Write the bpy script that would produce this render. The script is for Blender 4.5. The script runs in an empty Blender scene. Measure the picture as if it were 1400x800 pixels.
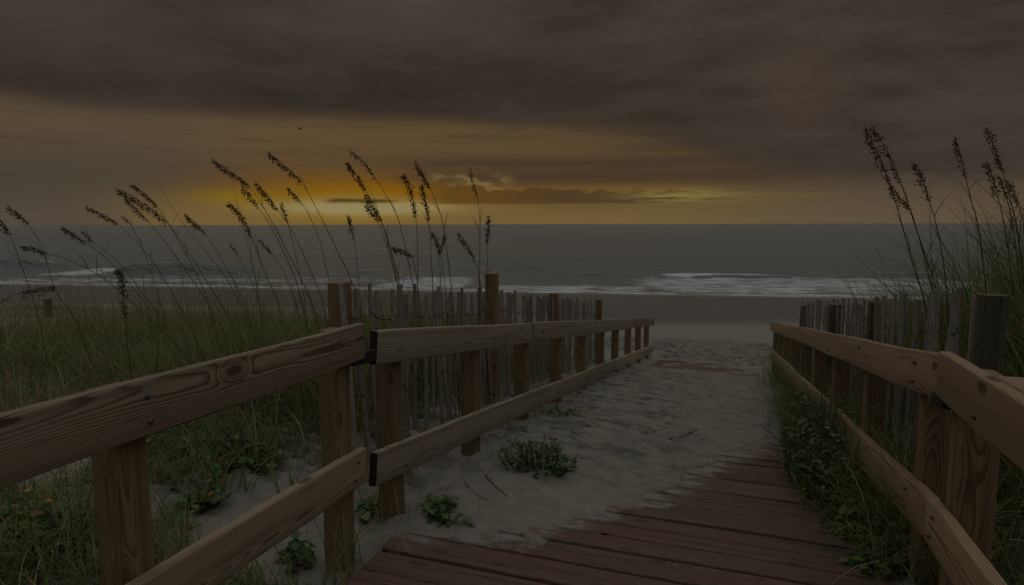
import bpy, math, random
import numpy as np
from mathutils import Vector, Matrix
random.seed(7); RNG = np.random.default_rng(11)
SC = bpy.context.scene; COL = SC.collection
# ------------------------------------------------------------------ camera
F = 850.; HC = 1.28
TH = math.atan(93.3/F); PSI = math.atan(303.5/F*math.cos(TH)); ROLL = math.radians(-.14)
FW = np.array([-math.sin(PSI)*math.cos(TH), math.cos(PSI)*math.cos(TH), -math.sin(TH)])
_r = np.array([math.cos(PSI), math.sin(PSI), 0.]); _u = np.cross(_r, FW)
RT = _r*math.cos(ROLL)+_u*math.sin(ROLL); UP = _u*math.cos(ROLL)-_r*math.sin(ROLL)
CP = np.array([0., 0., HC])
cd = bpy.data.cameras.new('camera'); cam = bpy.data.objects.new('camera', cd); COL.objects.link(cam)
cd.sensor_width = 36; cd.lens = F/1400*36; cd.clip_end = 60000; cd.clip_start = .05
cam.matrix_world = Matrix(((RT[0], UP[0], -FW[0], 0), (RT[1], UP[1], -FW[1], 0), (RT[2], UP[2], -FW[2], HC), (0, 0, 0, 1)))
SC.camera = cam
EXPO = -2.9
SC.view_settings.view_transform = 'Standard'; SC.view_settings.look = 'None'
SC.view_settings.exposure = EXPO; SC.view_settings.gamma = 1.0; SC.view_settings.use_curve_mapping = False
SC.render.film_transparent = False
SC.cycles.use_denoising = True
SC.cycles.max_bounces = 6; SC.cycles.diffuse_bounces = 3; SC.cycles.glossy_bounces = 3
SUN_AZ = math.atan(-215/850)-PSI          # azimuth of the glow, measured from the path (+Y), left is negative
SUN_EL = math.radians(2.6)

def pdir(x, y): return FW+RT*(x-700)/F-UP*(y-400)/F
def atX(x, y, X): d = pdir(x, y); return CP+d*(X/d[0])
def atY(x, y, Y): d = pdir(x, y); return CP+d*(Y/d[1])
def atZ(x, y, Z): d = pdir(x, y); return CP+d*((Z-HC)/d[2])
def atD(x, y, D): return CP+pdir(x, y)*D

# ------------------------------------------------------------------ node expressions
class E:
    def __init__(s, nt, k): s.nt = nt; s.k = k
    def _m(s, op, *a, clamp=False):
        n = s.nt.nodes.new('ShaderNodeMath'); n.operation = op; n.use_clamp = clamp
        for i, v in enumerate((s,)+a):
            if isinstance(v, E): s.nt.links.new(v.k, n.inputs[i])
            else: n.inputs[i].default_value = v
        return E(s.nt, n.outputs[0])
    def __add__(s, o): return s._m('ADD', o)
    __radd__ = __add__
    def __mul__(s, o): return s._m('MULTIPLY', o)
    __rmul__ = __mul__
    def __sub__(s, o): return s._m('SUBTRACT', o)
    def __rsub__(s, o): return (s*-1.)+o
    def __truediv__(s, o): return s._m('DIVIDE', o)
    def __pow__(s, o): return s._m('POWER', o)
    def mn(s, o): return s._m('MINIMUM', o)
    def mx(s, o): return s._m('MAXIMUM', o)
    def fract(s): return s._m('FRACT')
    def clamp(s): return s._m('ADD', 0., clamp=True)
    def exp(s): return s._m('EXPONENT')
    def sqrt(s): return s._m('SQRT')
    def atan2(s, o): return s._m('ARCTAN2', o)
    def asin(s): return s._m('ARCSINE')
    def gauss(s, c, w): q = (s-c)/w; return ((q*q)*-1.).exp()
    def ss(s, a, b):
        n = s.nt.nodes.new('ShaderNodeMapRange'); n.interpolation_type = 'SMOOTHSTEP'
        s.nt.links.new(s.k, n.inputs[0])
        for i, v in ((1, a), (2, b)):
            if isinstance(v, E): s.nt.links.new(v.k, n.inputs[i])
            else: n.inputs[i].default_value = v
        return E(s.nt, n.outputs[0])
class T:
    """shader graph helper"""
    def __init__(s, nt): s.nt = nt
    def node(s, t, **kw):
        n = s.nt.nodes.new(t)
        for k, v in kw.items(): setattr(n, k, v)
        return n
    def link(s, a, b): s.nt.links.new(a.k if isinstance(a, E) else a, b)
    def coord(s, out): n = s.node('ShaderNodeTexCoord'); return n.outputs[out]
    def sep(s, v): n = s.node('ShaderNodeSeparateXYZ'); s.nt.links.new(v, n.inputs[0]); return [E(s.nt, o) for o in n.outputs]
    def xyz(s, *c):
        n = s.node('ShaderNodeCombineXYZ')
        for i, v in enumerate(c):
            if isinstance(v, E): s.link(v, n.inputs[i])
            else: n.inputs[i].default_value = v
        return n.outputs[0]
    def noise(s, v, scale=1., detail=3., rough=.5, dist=0.):
        n = s.node('ShaderNodeTexNoise'); s.nt.links.new(v, n.inputs['Vector'])
        n.inputs['Scale'].default_value = scale; n.inputs['Detail'].default_value = detail
        n.inputs['Roughness'].default_value = rough; n.inputs['Distortion'].default_value = dist
        return E(s.nt, n.outputs[0])
    def voro(s, v, scale=1., rand=1., dim='3D'):
        n = s.node('ShaderNodeTexVoronoi'); n.voronoi_dimensions = dim; s.nt.links.new(v, n.inputs['Vector']); n.inputs['Scale'].default_value = scale
        n.inputs['Randomness'].default_value = rand
        return E(s.nt, n.outputs['Distance']), n.outputs['Color']
    def mix(s, f, a, b, mode='MIX'):
        n = s.node('ShaderNodeMix', data_type='RGBA', blend_type=mode)
        for i, v in ((0, f), (6, a), (7, b)):
            if isinstance(v, E): s.link(v, n.inputs[i])
            elif hasattr(v, 'is_linked'): s.nt.links.new(v, n.inputs[i])
            elif i == 0: n.inputs[0].default_value = v
            else: n.inputs[i].default_value = (*v, 1)
        return n.outputs[2]
    def attr(s, name): n = s.node('ShaderNodeAttribute', attribute_name=name); return E(s.nt, n.outputs['Fac']), n.outputs['Color']
    def rand(s): n = s.node('ShaderNodeObjectInfo'); return E(s.nt, n.outputs['Random'])
    def bump(s, h, strength, dist=.01):
        n = s.node('ShaderNodeBump'); s.link(h, n.inputs['Height']); n.inputs['Strength'].default_value = strength
        n.inputs['Distance'].default_value = dist; return n.outputs[0]
def new_mat(name):
    m = bpy.data.materials.new(name); m.use_nodes = True; nt = m.node_tree
    return m, T(nt), nt.nodes['Principled BSDF']
def lin(c): c /= 255.; return c/12.92 if c <= .04045 else ((c+.055)/1.055)**2.4
def S(r, g, b): return tuple(lin(v)/2**EXPO for v in (r, g, b))     # scene radiance that reads as this value

# ------------------------------------------------------------------ sky
W = bpy.data.worlds.new('World'); SC.world = W; W.use_nodes = True
def build_sky():
    nt = W.node_tree; t = T(nt); bg = nt.nodes['Background']
    d = t.coord('Generated'); x, y, z = t.sep(d)
    u = x.atan2(y); v = z.mx(-1.).mn(1.).asin()
    def pu(px): return math.atan((px-700)/850.)-PSI
    def pv(px, py): return math.atan((306.5-py)/850.*math.cos(math.atan((px-700)/850.)))
    P = lambda a, b: t.xyz(u*a, v*b, 0.)
    n_big = t.noise(P(2.2, 7.), 1., 5., .55)
    n_mid = t.noise(P(5., 22.), 1., 6., .6, .4)
    n_str = t.noise(P(4., 60.), 1., 5., .6, .3)
    n_fine = t.noise(P(26., 60.), 1., 6., .6, .3); n_puf = t.noise(P(30., 46.), 1., 4., .5)
    # clear evening band between cloud deck and sea
    warm = u.gauss(SUN_AZ+.06, .55)
    side = u.ss(pu(150), pu(420))
    base = t.mix(side, S(70, 63, 54), S(84, 66, 44))
    base = t.mix(u.ss(pu(900), pu(1250)), base, S(80, 69, 56))
    low = v.ss(.07, .0)
    base = t.mix(low*.9*u.ss(pu(50), pu(250)), base, t.mix(u.ss(pu(850), pu(1200)), S(112, 92, 54), S(95, 80, 62)))
    base = t.mix(low*.8*u.ss(pu(250), pu(50)), base, S(84, 73, 62))
    band = (v+(n_big-.5)*.03).gauss(.13, .045)
    base = t.mix(band*.40*u.ss(pu(1000), pu(500)), base, S(104, 82, 55))
    # orange glow
    g1 = u.gauss(pu(500), .19)*v.gauss(.045, .031)
    base = t.mix((g1*1.15).clamp(), base, S(120, 80, 8))
    g2 = u.gauss(pu(480), .10)*v.gauss(.028, .022)
    base = t.mix((g2*1.3).clamp(), base, S(132, 102, 30))
    # horizontal streak clouds
    st = (n_str-.47).ss(0., .22)*v.ss(.05, .075)
    base = t.mix(st*.38, base, S(66, 53, 38))
    # dark layer over the glow, right of it
    lay = (v+(n_mid-.5)*.018).gauss(.073, .012)*u.ss(pu(480), pu(640))*u.ss(pu(1300), pu(1000))
    base = t.mix(lay*.75, base, S(66, 51, 39))
    lay2 = (v+(n_mid-.5)*.022+(n_str-.5)*.012).gauss(.094, .010)*u.ss(pu(430), pu(640))*u.ss(pu(1350), pu(1000))
    base = t.mix(lay2*.7, base, S(62, 50, 40))
    gl = (v+(n_str-.5)*.01).gauss(.052, .009)*u.ss(pu(560), pu(640))*u.ss(pu(1010), pu(880))
    base = t.mix(gl*.6, base, S(114, 86, 34))
    # brightest opening on the horizon
    op = u.gauss(pu(500), .13)*(v+(n_fine-.5)*.006).gauss(.026, .011)
    base = t.mix((op*1.5).clamp(), base, S(142, 128, 84))
    op2 = (u.gauss(pu(330), .06)*v.gauss(.040, .011)*.8).clamp()
    base = t.mix(op2, base, S(124, 98, 24))
    # streak cloud in front of the opening
    k = ((v+(n_fine-.5)*.008).gauss(.0365, .0032)*u.ss(pu(438), pu(465))*u.ss(pu(560), pu(520)))
    base = t.mix((k*1.2).clamp(), base, S(84, 62, 22))
    # low cumulus with a bright rim
    top = (n_puf-.5)*.046+(n_mid-.5)*.012+.058-(u-pu(760))*.03
    cu = (top-v).ss(-.001, .004)*v.ss(.030, .035)*u.ss(pu(565), pu(620))*u.ss(pu(985), pu(880))
    rim = (top-v).gauss(-.005, .0065)*u.ss(pu(580), pu(612))*u.ss(pu(710), pu(680))*v.ss(.042, .050)*n_fine.ss(.35, .6)
    base = t.mix((rim*.9).clamp(), base, S(122, 106, 62))
    base = t.mix(cu*.95, base, t.mix(u.ss(pu(600), pu(800)), S(94, 66, 24), S(76, 58, 36)))
    wr = (n_str.gauss(.52, .06))*u.gauss(pu(930), .075)*v.gauss(.043, .010)
    base = t.mix((wr*1.3).clamp(), base, S(124, 108, 60))
    wr2 = (n_str.gauss(.5, .07))*u.gauss(pu(1060), .09)*v.gauss(.038, .010)
    base = t.mix((wr2*.6).clamp(), base, S(108, 86, 50))
    # heavy cloud deck
    e0 = .152-(u.ss(pu(720), pu(1250))*.105)
    rt = u.ss(pu(560), pu(900))
    edge = v+(n_big-.5)*.05+(n_mid-.5)*(rt*.05+.022)+(n_str-.5)*rt*.03-e0
    deck = edge.ss(-.010, .020)*(rt*-.45+1.)+edge.ss(-.045, .06)*rt*.45
    soft = edge.ss(-.05, .05)
    dk = t.mix((n_mid*.6+n_big*.4).ss(.34, .66), S(48, 41, 35), S(61, 53, 46))
    dk = t.mix(v.ss(.17, .36)*n_big.ss(.25, .7)*.9, dk, S(77, 68, 60))
    right = u.ss(pu(750), pu(1250))
    dk = t.mix(right*.75, dk, t.mix((n_mid*.6+n_big*.4).ss(.36, .64), S(53, 46, 41), S(71, 62, 54)))
    pk = u.gauss(pu(1085), .05)*(v-(n_mid-.5)*.05).gauss(.185, .05)
    dk = t.mix((pk*.28).clamp(), dk, S(86, 68, 54))
    base = t.mix(deck, base, dk)
    # the rest of the dome: pale overcast overhead, darker behind
    sky = t.node('ShaderNodeTexSky', sky_type='NISHITA', sun_disc=False)
    sky.sun_elevation = SUN_EL; sky.sun_rotation = SUN_AZ
    over = t.mix(n_mid.ss(.25, .75), (1.72, 1.74, 1.72), (2.95, 2.96, 2.88))
    over = t.mix(.10, over, sky.outputs[0], 'ADD')
    behind = (y*-1.).ss(-.2, .9)
    lowb = t.mix(n_big.ss(.3, .7), (.27, .245, .22), (.52, .48, .44))
    base = t.mix((u*u).ss(1.1, 2.6), base, lowb)
    over = t.mix(behind*.55*v.ss(1.25, .7), over, (.45, .45, .44))
    base = t.mix(v.ss(.355, .62), base, over)
    nt.links.new(base, bg.inputs[0]); bg.inputs[1].default_value = 1.
build_sky()
sl = bpy.data.lights.new('sun', 'SUN'); sl.energy = .5; sl.angle = math.radians(170); sl.color = (1., .72, .40)
so = bpy.data.objects.new('sun', sl); COL.objects.link(so)
sd = Vector((math.sin(SUN_AZ)*math.cos(SUN_EL), math.cos(SUN_AZ)*math.cos(SUN_EL), math.sin(math.radians(6))))
so.rotation_euler = sd.to_track_quat('Z', 'Y').to_euler(); so.location = (-8, 20, 12)

# ------------------------------------------------------------------ object helpers
def tag(o, label, cat, group=None, kind=None):
    if label: o['label'] = label
    if cat: o['category'] = cat
    if group: o['group'] = group
    if kind: o['kind'] = kind
    return o
def thing(name, label, cat, loc, group=None):
    o = bpy.data.objects.new(name, None); COL.objects.link(o); o.location = loc; o.empty_display_size = .1
    return tag(o, label, cat, group)
WM = {}
def place(o, M, parent):
    WM[o.name] = M.copy()
    if parent is not None:
        pm = WM.get(parent.name) or Matrix.Translation(parent.location)
        o.parent = parent; o.matrix_parent_inverse = Matrix.Identity(4); o.matrix_basis = pm.inverted() @ M
    else: o.matrix_basis = M
def mesh_obj(name, V, Fc, mat, parent=None, M=None, smooth=True, cols=None, attrs=None, mats=None, midx=None):
    me = bpy.data.meshes.new(name)
    V = np.asarray(V, dtype=np.float32)
    if isinstance(Fc, np.ndarray):
        k = Fc.shape[1]; n = len(Fc)
        me.vertices.add(len(V)); me.vertices.foreach_set('co', V.ravel())
        me.loops.add(n*k); me.loops.foreach_set('vertex_index', Fc.astype(np.int32).ravel())
        me.polygons.add(n); me.polygons.foreach_set('loop_start', np.arange(0, n*k, k, dtype=np.int32))
        me.polygons.foreach_set('loop_total', np.full(n, k, dtype=np.int32)); me.update(calc_edges=True)
    else: me.from_pydata(V.tolist(), [], Fc)
    if smooth: me.polygons.foreach_set('use_smooth', np.ones(len(me.polygons), dtype=bool))
    for m in (mats or [mat]): me.materials.append(m)
    if midx is not None: me.polygons.foreach_set('material_index', np.asarray(midx, dtype=np.int32))
    if cols is not None:
        a = me.color_attributes.new('Col', 'FLOAT_COLOR', 'POINT')
        c = np.ones((len(V), 4), dtype=np.float32); c[:, :3] = cols; a.data.foreach_set('color', c.ravel())
    for k, v in (attrs or {}).items():
        a = me.attributes.new(k, 'FLOAT', 'POINT'); a.data.foreach_set('value', np.asarray(v, dtype=np.float32))
    me.validate(); me.update()
    o = bpy.data.objects.new(name, me); COL.objects.link(o)
    place(o, M if M is not None else Matrix.Identity(4), parent)
    return o
def smooth(a, b, x): t = np.clip((x-a)/(b-a), 0, 1); return t*t*(3-2*t)
_lat = np.random.default_rng(3).random((256, 256))
def vn(x, y):
    x = np.asarray(x, dtype=float); y = np.asarray(y, dtype=float)
    xi = np.floor(x).astype(int); yi = np.floor(y).astype(int); fx = x-xi; fy = y-yi
    fx = fx*fx*(3-2*fx); fy = fy*fy*(3-2*fy); L = lambda i, j: _lat[i & 255, j & 255]
    return (L(xi, yi)*(1-fx)+L(xi+1, yi)*fx)*(1-fy)+(L(xi, yi+1)*(1-fx)+L(xi+1, yi+1)*fx)*fy
def fbm(x, y, o=4):
    s = 0; a = .5
    for i in range(o): s = s+a*vn(x*2**i+17.3*i, y*2**i+5.1*i); a *= .5
    return s
def tube(pts, rad, n=6):
    pts = np.asarray(pts, dtype=float); k = len(pts); rad = np.broadcast_to(rad, (k,))
    tg = np.gradient(pts, axis=0); tg /= np.linalg.norm(tg, axis=1)[:, None]+1e-9
    ref = np.array([0, 0, 1.]) if abs(tg[0][2]) < .9 else np.array([0, 1., 0])
    V = []
    for p, g, r in zip(pts, tg, rad):
        a = np.cross(g, ref); a /= np.linalg.norm(a)+1e-9; b = np.cross(g, a)
        V += [p+r*(math.cos(q)*a+math.sin(q)*b) for q in np.arange(n)*2*math.pi/n]
    Fc = [(i*n+j, i*n+(j+1) % n, (i+1)*n+(j+1) % n, (i+1)*n+j) for i in range(k-1) for j in range(n)]
    Fc += [tuple(range(n))[::-1], tuple((k-1)*n+j for j in range(n))]
    return np.array(V), Fc
class MB:
    def __init__(s): s.V = []; s.F = []; s.C = []
    def add(s, V, Fc, col=None):
        o = sum(len(v) for v in s.V); s.V.append(np.asarray(V, dtype=float)); s.F += [tuple(i+o for i in f) for f in Fc]
        if col is not None: s.C.append(np.broadcast_to(np.asarray(col, dtype=float), (len(V), 3)))
        return s
    def build(s, name, mat, parent=None, M=None, smooth=True):
        return mesh_obj(name, np.concatenate(s.V), s.F, mat, parent, M, smooth, cols=np.concatenate(s.C) if s.C else None)

# ------------------------------------------------------------------ materials
def wood(name, early, late, weather, wfac=.35, freq=225., knots=1., rough=.75, dust=0.):
    m, t, b = new_mat(name)
    x, y, z = t.sep(t.coord('Object')); r = t.rand()
    o1 = r*37.; o2 = r*91.7
    X = x+o1
    w1 = t.noise(t.xyz(X*.55, y*2.5+o2, z*2.5), 1., 2., .5)
    w2 = t.noise(t.xyz(X*.8, y*3.+o2, z*3.+5.), 1., 3., .5)
    kd, kc = t.voro(t.xyz(X*2.3, (z+y)*5.+o2, 0.), 1., .9, '2D')
    kr, _g, _b = t.sep(kc); kon = kr.ss(.62, .64)
    kn = ((kd*kd)*-60.).exp()*knots*kon
    yy = y+(w1-.5)*.10+((o1*1.7).fract()-.5)*.10+(x*(((o2*3.1).fract()-.5)*.05))
    zz = z+(w2-.5)*.10+((o2*1.3).fract()-.5)*.16+(x*(((o1*5.3).fract()-.5)*.06))
    rad = (yy*yy+zz*zz).sqrt()+kn*.024
    ring = (rad*freq+t.noise(t.xyz(X*9., y*60., z*60.), 1., 2.)*.35).fract()
    late_m = ring.ss(.35, .9)*ring.ss(1., .93)
    st = t.noise(t.xyz(X*5., y*220.+o2, z*220.), 1., 3., .6)
    big = t.noise(t.xyz(X*1.4, y*14.+o2, z*14.), 1., 4., .6)
    vis = t.noise(t.xyz(X*.9, y*9., z*9.+o2), 1., 2.).ss(.25, .6)
    c = t.mix((late_m*(vis*.45+.55)+(st-.5)*.7).clamp(), early, late)
    c = t.mix(big.ss(.42, .75)*wfac, c, weather)
    c = t.mix((kd.ss(.10, .05)*kon*knots*.8).clamp(), c, tuple(v*.45 for v in late))
    dirt = t.noise(t.xyz(X*2.2, y*30.+o2, z*30.), 1., 5., .7)
    c = t.mix(dirt.ss(.56, .72)*.6, c, tuple(v*.4 for v in late))
    crk = t.noise(t.xyz(X*1.1, y*95.+o2, z*95.), 1., 2., .5).ss(.70, .76)
    c = t.mix(crk*.8, c, (.018, .013, .010))
    edg = t.noise(t.xyz(X*.7, y*26.+o2, z*26.), 1., 2., .5).ss(.52, .70)
    c = t.mix(edg*.42, c, tuple(v*.8 for v in late))
    tone = t.mix(r, (.82, .80, .78), (1.12, 1.10, 1.08)); c = t.mix(1., c, tone, 'MULTIPLY')
    if dust:
        gx, gy, gz = t.sep(t.node('ShaderNodeNewGeometry').outputs['Position'])
        dn = t.noise(t.xyz(gx*5., gy*9., gz), 1., 6., .7)
        dm, _ = t.attr('dust')
        c = t.mix(((dn+dm*.55-.71).ss(0., .20)*dust).clamp(), c, (.25, .232, .20))
    t.link(c, b.inputs['Base Color']); b.inputs['Roughness'].default_value = rough
    b.inputs['Specular IOR Level'].default_value = .25
    h = late_m*-.4+st*.8+dirt*.5-crk*2.
    t.link(t.bump(h, .55, .003), b.inputs['Normal'])
    return m
M_RAIL = wood('weathered_rail_wood', (.365, .280, .190), (.112, .075, .046), (.255, .215, .170), .55)
M_RAILG = wood('greyed_rail_wood', (.370, .305, .232), (.140, .105, .072), (.285, .255, .215), .6)
M_RAILN = wood('newer_rail_wood', (.395, .280, .172), (.140, .086, .048), (.30, .235, .17), .45)
M_POST = wood('post_wood', (.270, .188, .102), (.110, .071, .038), (.175, .135, .10), .4, 230., .7)
M_DECK = wood('deck_wood', (.150, .090, .060), (.052, .032, .022), (.132, .102, .082), .6, 210., .6, .75, dust=.85)
M_SLAT = wood('grey_slat_wood', (.30, .272, .238), (.135, .117, .10), (.36, .335, .305), .6, 200., 0., .9)
M_OLD = wood('old_green_post_wood', (.130, .112, .080), (.050, .041, .029), (.080, .082, .052), .6, 160., .3, .9)
M_END, t, b = new_mat('weathered_shaded_end_grain')  # near-black: weathering plus the shade on rail board ends, painted into the colour
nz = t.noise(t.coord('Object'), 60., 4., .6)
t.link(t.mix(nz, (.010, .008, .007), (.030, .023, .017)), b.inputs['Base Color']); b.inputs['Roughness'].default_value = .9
M_BOLT, t, b = new_mat('galvanised_bolt')
nz = t.noise(t.coord('Object'), 90., 3., .6)
t.link(t.mix(nz.ss(.35, .65), (.12, .13, .15), (.07, .055, .045)), b.inputs['Base Color']); b.inputs['Metallic'].default_value = .7; b.inputs['Roughness'].default_value = .5
M_WIRE, t, b = new_mat('rusty_wire'); b.inputs['Base Color'].default_value = (.05, .048, .046, 1); b.inputs['Metallic'].default_value = .5; b.inputs['Roughness'].default_value = .6

def leafy(name, rough=.55, trans=.25, hue=.25):
    m, t, b = new_mat(name)
    f, c = t.attr('Col')
    n = t.noise(t.coord('Object'), 14., 3., .6)
    c = t.mix(1., c, t.mix(n, (1-hue,)*3, (1+hue,)*3), 'MULTIPLY')
    t.link(c, b.inputs['Base Color']); b.inputs['Roughness'].default_value = rough
    b.inputs['Specular IOR Level'].default_value = .3
    tr = t.node('ShaderNodeBsdfTranslucent'); t.link(c, tr.inputs[0])
    mx = t.node('ShaderNodeMixShader'); mx.inputs[0].default_value = trans
    t.link(b.outputs[0], mx.inputs[1]); t.link(tr.outputs[0], mx.inputs[2])
    t.link(mx.outputs[0], m.node_tree.nodes['Material Output'].inputs[0])
    return m
M_GRASS = leafy('grass_blades', .55, .38); M_LEAF = leafy('broad_leaves', .45, .3); M_OAT = leafy('dry_oat_stems', .7, .3)
M_SEED = leafy('oat_seed_heads', .8, .3, .35)

def sand_mat():
    m, t, b = new_mat('beach_sand')
    P = t.coord('Object'); x, y, z = t.sep(P)
    fine = t.noise(P, 260., 3., .7); mid = t.noise(P, 9., 6., .65); big = t.noise(P, .7, 4., .5)
    wet, _ = t.attr('wet')
    c = t.mix(mid.ss(.3, .7), (.215, .198, .164), (.292, .270, .226))
    c = t.mix(big.ss(.35, .7)*.4, c, (.30, .275, .235))
    c = t.mix(fine.ss(.60, .8)*.35, c, (.19, .165, .135))
    sp, _ = t.voro(P, 26.); spn = t.noise(P, 2.2, 3.)
    c = t.mix((sp.ss(.10, .05)*spn.ss(.5, .62)*.7).clamp(), c, (.09, .07, .05))
    tr = t.noise(t.xyz(x*2.2, y*7., 0.), 1., 6., .7)
    trk, _ = t.attr('track')
    c = t.mix((tr.ss(.44, .62)*trk*.9).clamp(), c, (.085, .080, .070))
    far = y.ss(14., 22.)
    c = t.mix(far*.7, c, (.255, .226, .195))
    wc = t.mix(big, (.125, .110, .093), (.152, .134, .113))
    c = t.mix(wet.ss(0., .6), c, wc)
    t.link(c, b.inputs['Base Color'])
    t.link(wet.ss(.45, 1.)*-.60+.92, b.inputs['Roughness']); t.link(wet.ss(.5, 1.)*.4+.10, b.inputs['Specular IOR Level'])
    h = mid*.75+fine*.12+t.noise(P, 34., 4., .6)*.45+t.noise(P, 3.5, 3., .55)*.9
    n = t.node('ShaderNodeBump'); t.link(h, n.inputs['Height']); n.inputs['Distance'].default_value = .035
    t.link((wet*-.85+.9).clamp(), n.inputs['Strength']); t.link(n.outputs[0], b.inputs['Normal'])
    return m
M_SAND = sand_mat()
def sea_mat():
    m, t, b = new_mat('sea_water')
    P = t.coord('Object'); x, y, z = t.sep(P)
    foam, _ = t.attr('foam')
    n1 = t.noise(t.xyz(x*.35, y*1.1, 0.), 1., 5., .65); n2 = t.noise(t.xyz(x*.05, y*.22, 0.), 1., 4., .6)
    n3 = t.noise(t.xyz(x*1.6, y*3.6, 0.), 1., 4., .65)
    c = t.mix(n2, (.130, .150, .150), (.185, .204, .196))
    t.link(c, b.inputs['Base Color']); b.inputs['Roughness'].default_value = .27; b.inputs['IOR'].default_value = 1.33
    h = n1*.6+n2*1.4+n3*.16+t.noise(t.xyz(x*.12, y*.7, 0.), 1., 5., .7)*.9
    t.link(t.bump(h, 1., 1.1), b.inputs['Normal'])
    fb = t.node('ShaderNodeBsdfDiffuse'); fb.inputs[0].default_value = (.60, .62, .64, 1)
    fn = t.noise(t.xyz(x*.45, y*1.5, 0.), 1., 7., .72, .5)
    fm = (foam*1.0+(fn-.5)*2.2-.42).ss(0., .5)*.9
    mx = t.node('ShaderNodeMixShader'); t.link(fm, mx.inputs[0]); t.link(b.outputs[0], mx.inputs[1]); t.link(fb.outputs[0], mx.inputs[2])
    t.link(mx.outputs[0], m.node_tree.nodes['Material Output'].inputs[0])
    return m
M_SEA = sea_mat()

# ------------------------------------------------------------------ terrain
SL = .1376; Y0 = 2.3; YE = 12.3
def deckz(y): return -SL*(np.clip(y, Y0, YE)-Y0)
SEA_Z = -2.9
SH0 = atZ(0, 388, SEA_Z); SH1 = atZ(1100, 406, SEA_Z)
SHD = (SH1-SH0)[:2]/np.linalg.norm((SH1-SH0)[:2]); SHN = np.array([-SHD[1], SHD[0]])       # SHN points out to sea
def shore(x, y): return (x-SH0[0])*SHN[0]+(y-SH0[1])*SHN[1]
BX = np.array([-1.6, -1.23, -.96, -.80, -.67, -.59, -.52, -.39, -.29, -.19, -.07, .02, .36, .9])
BY = np.array([2.05, 2.16, 2.24, 2.30, 2.35, 2.59, 2.79, 3.06, 3.28, 3.62, 4.02, 4.35, 5.1, 6.0])
FOOT = []
_rf = np.random.default_rng(21)
for i in range(1500):
    FOOT.append((_rf.uniform(-1.6, .8), _rf.uniform(3.2, 11.), _rf.uniform(.022, .055), _rf.uniform(.035, .09), _rf.uniform(.006, .018)))
for i in range(420):
    FOOT.append((_rf.uniform(-3.6, -1.3), _rf.uniform(1.2, 4.2), _rf.uniform(.03, .09), _rf.uniform(.04, .12), _rf.uniform(.010, .03)))
for i in range(2400):
    FOOT.append((_rf.uniform(-6, 6), _rf.uniform(12.2, 17.5), _rf.uniform(.07, .16), _rf.uniform(.10, .22), _rf.uniform(.016, .040)))
def ground(x, y, full=False):
    x = np.asarray(x, float); y = np.asarray(y, float)
    s = shore(x, y)
    beach = -1.36+(SEA_Z+1.36)*np.clip((y-YE)/(y-YE-s+1e-6), 0, None) if False else SEA_Z+np.clip(-s*.0615, -6, None)
    beach = np.where(s > 0, SEA_Z-.045*s, SEA_Z+1.50*(1-np.exp(s*.052)))
    beach = np.minimum(beach, -1.40) if False else beach
    # boardwalk corridor
    cz = deckz(y)-.10
    bnd = np.interp(x, BX, BY)
    nz = (fbm(x*3.1, y*5.3)-.47)
    cov = smooth(-.05, .55, y-bnd+nz*.55)
    fade = 1-smooth(8.6, 10.2, y)*1.0
    drift = cov*(.018+.035*smooth(.2, 2.0, y-bnd)*fade)+cov*nz*(.035+.10*smooth(8.6, 10, y))-.034*smooth(8.8, 10.6, y)*cov
    drift = drift+.05*smooth(-.3, -1.3, x)*smooth(2.8, 4.2, y)*(1-smooth(9., 10.5, y))
    cor = np.where(cov > 0, deckz(y)+drift-.10*(1-smooth(0., .12, cov)), cz)
    # right edge drift
    re = smooth(.40, .72, x+nz*.25)*smooth(1.2, 2.6, y)
    cor = np.maximum(cor, deckz(y)-.06+re*.10)
    cor = np.where(y > YE, np.minimum(cor, deckz(y)-.02), cor)
    # left dune
    ln = np.interp(y, [-6, 2, 3.4, 4.3, 5.3, 7, 9, 11, 13, 16], [-.06, -.10, -.12, -.18, -.32, -.52, -.82, -1.08, -1.36, -1.55])
    lf = np.interp(y, [-6, 3, 6, 8, 9.5, 11, 13, 16, 20], [.02, -.02, -.18, -.36, -.52, -.9, -1.4, -1.64, -1.75])
    L = ln+(lf-ln)*smooth(-2.0, -3.6, x)+(fbm(x*.8, y*.8)-.47)*.22*smooth(-1.8, -3., x)+(fbm(x*3, y*3)-.47)*.05
    L = L-.05*smooth(2.6, 1.6, y)*smooth(-2.2, -1.3, x)
    # right dune
    rn = np.interp(y, [-6, 2, 4, 6, 8, 10, 12, 16], [-.02, -.02, -.14, -.38, -.66, -.95, -1.25, -1.55])
    rf = np.interp(y, [-6, 2, 4, 6, 8, 10, 12, 14, 17], [.05, .14, .30, .22, -.05, -.4, -.9, -1.4, -1.6])
    R = rn+(rf-rn)*smooth(.9, 2.2, x)+(fbm(x*2.2, y*2.2)-.47)*.08
    z = cor+(L-cor)*smooth(-1.26, -1.56, x); z = z+(R-z)*smooth(.58, .86, x)
    nb = (fbm(x*.9, y*1.3)-.47)*.08*smooth(12.5, 13.5, y)*(1-smooth(17, 21, y))
    far_l = smooth(13, 17, y)*smooth(-3, -6, x)
    k = smooth(12.2, 14.0, y+.0*far_l)
    return z+(beach+nb-z)*k
def axis(a, fine, step, lo, hi, g=1.09):
    A = list(np.arange(a, fine, step)); s = step; v = A[-1]
    while v < hi: s *= g; v += s; A.append(v)
    s = step; v = A[0]
    while v > lo: s *= g; v -= s; A.insert(0, v)
    return np.array(A)
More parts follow.
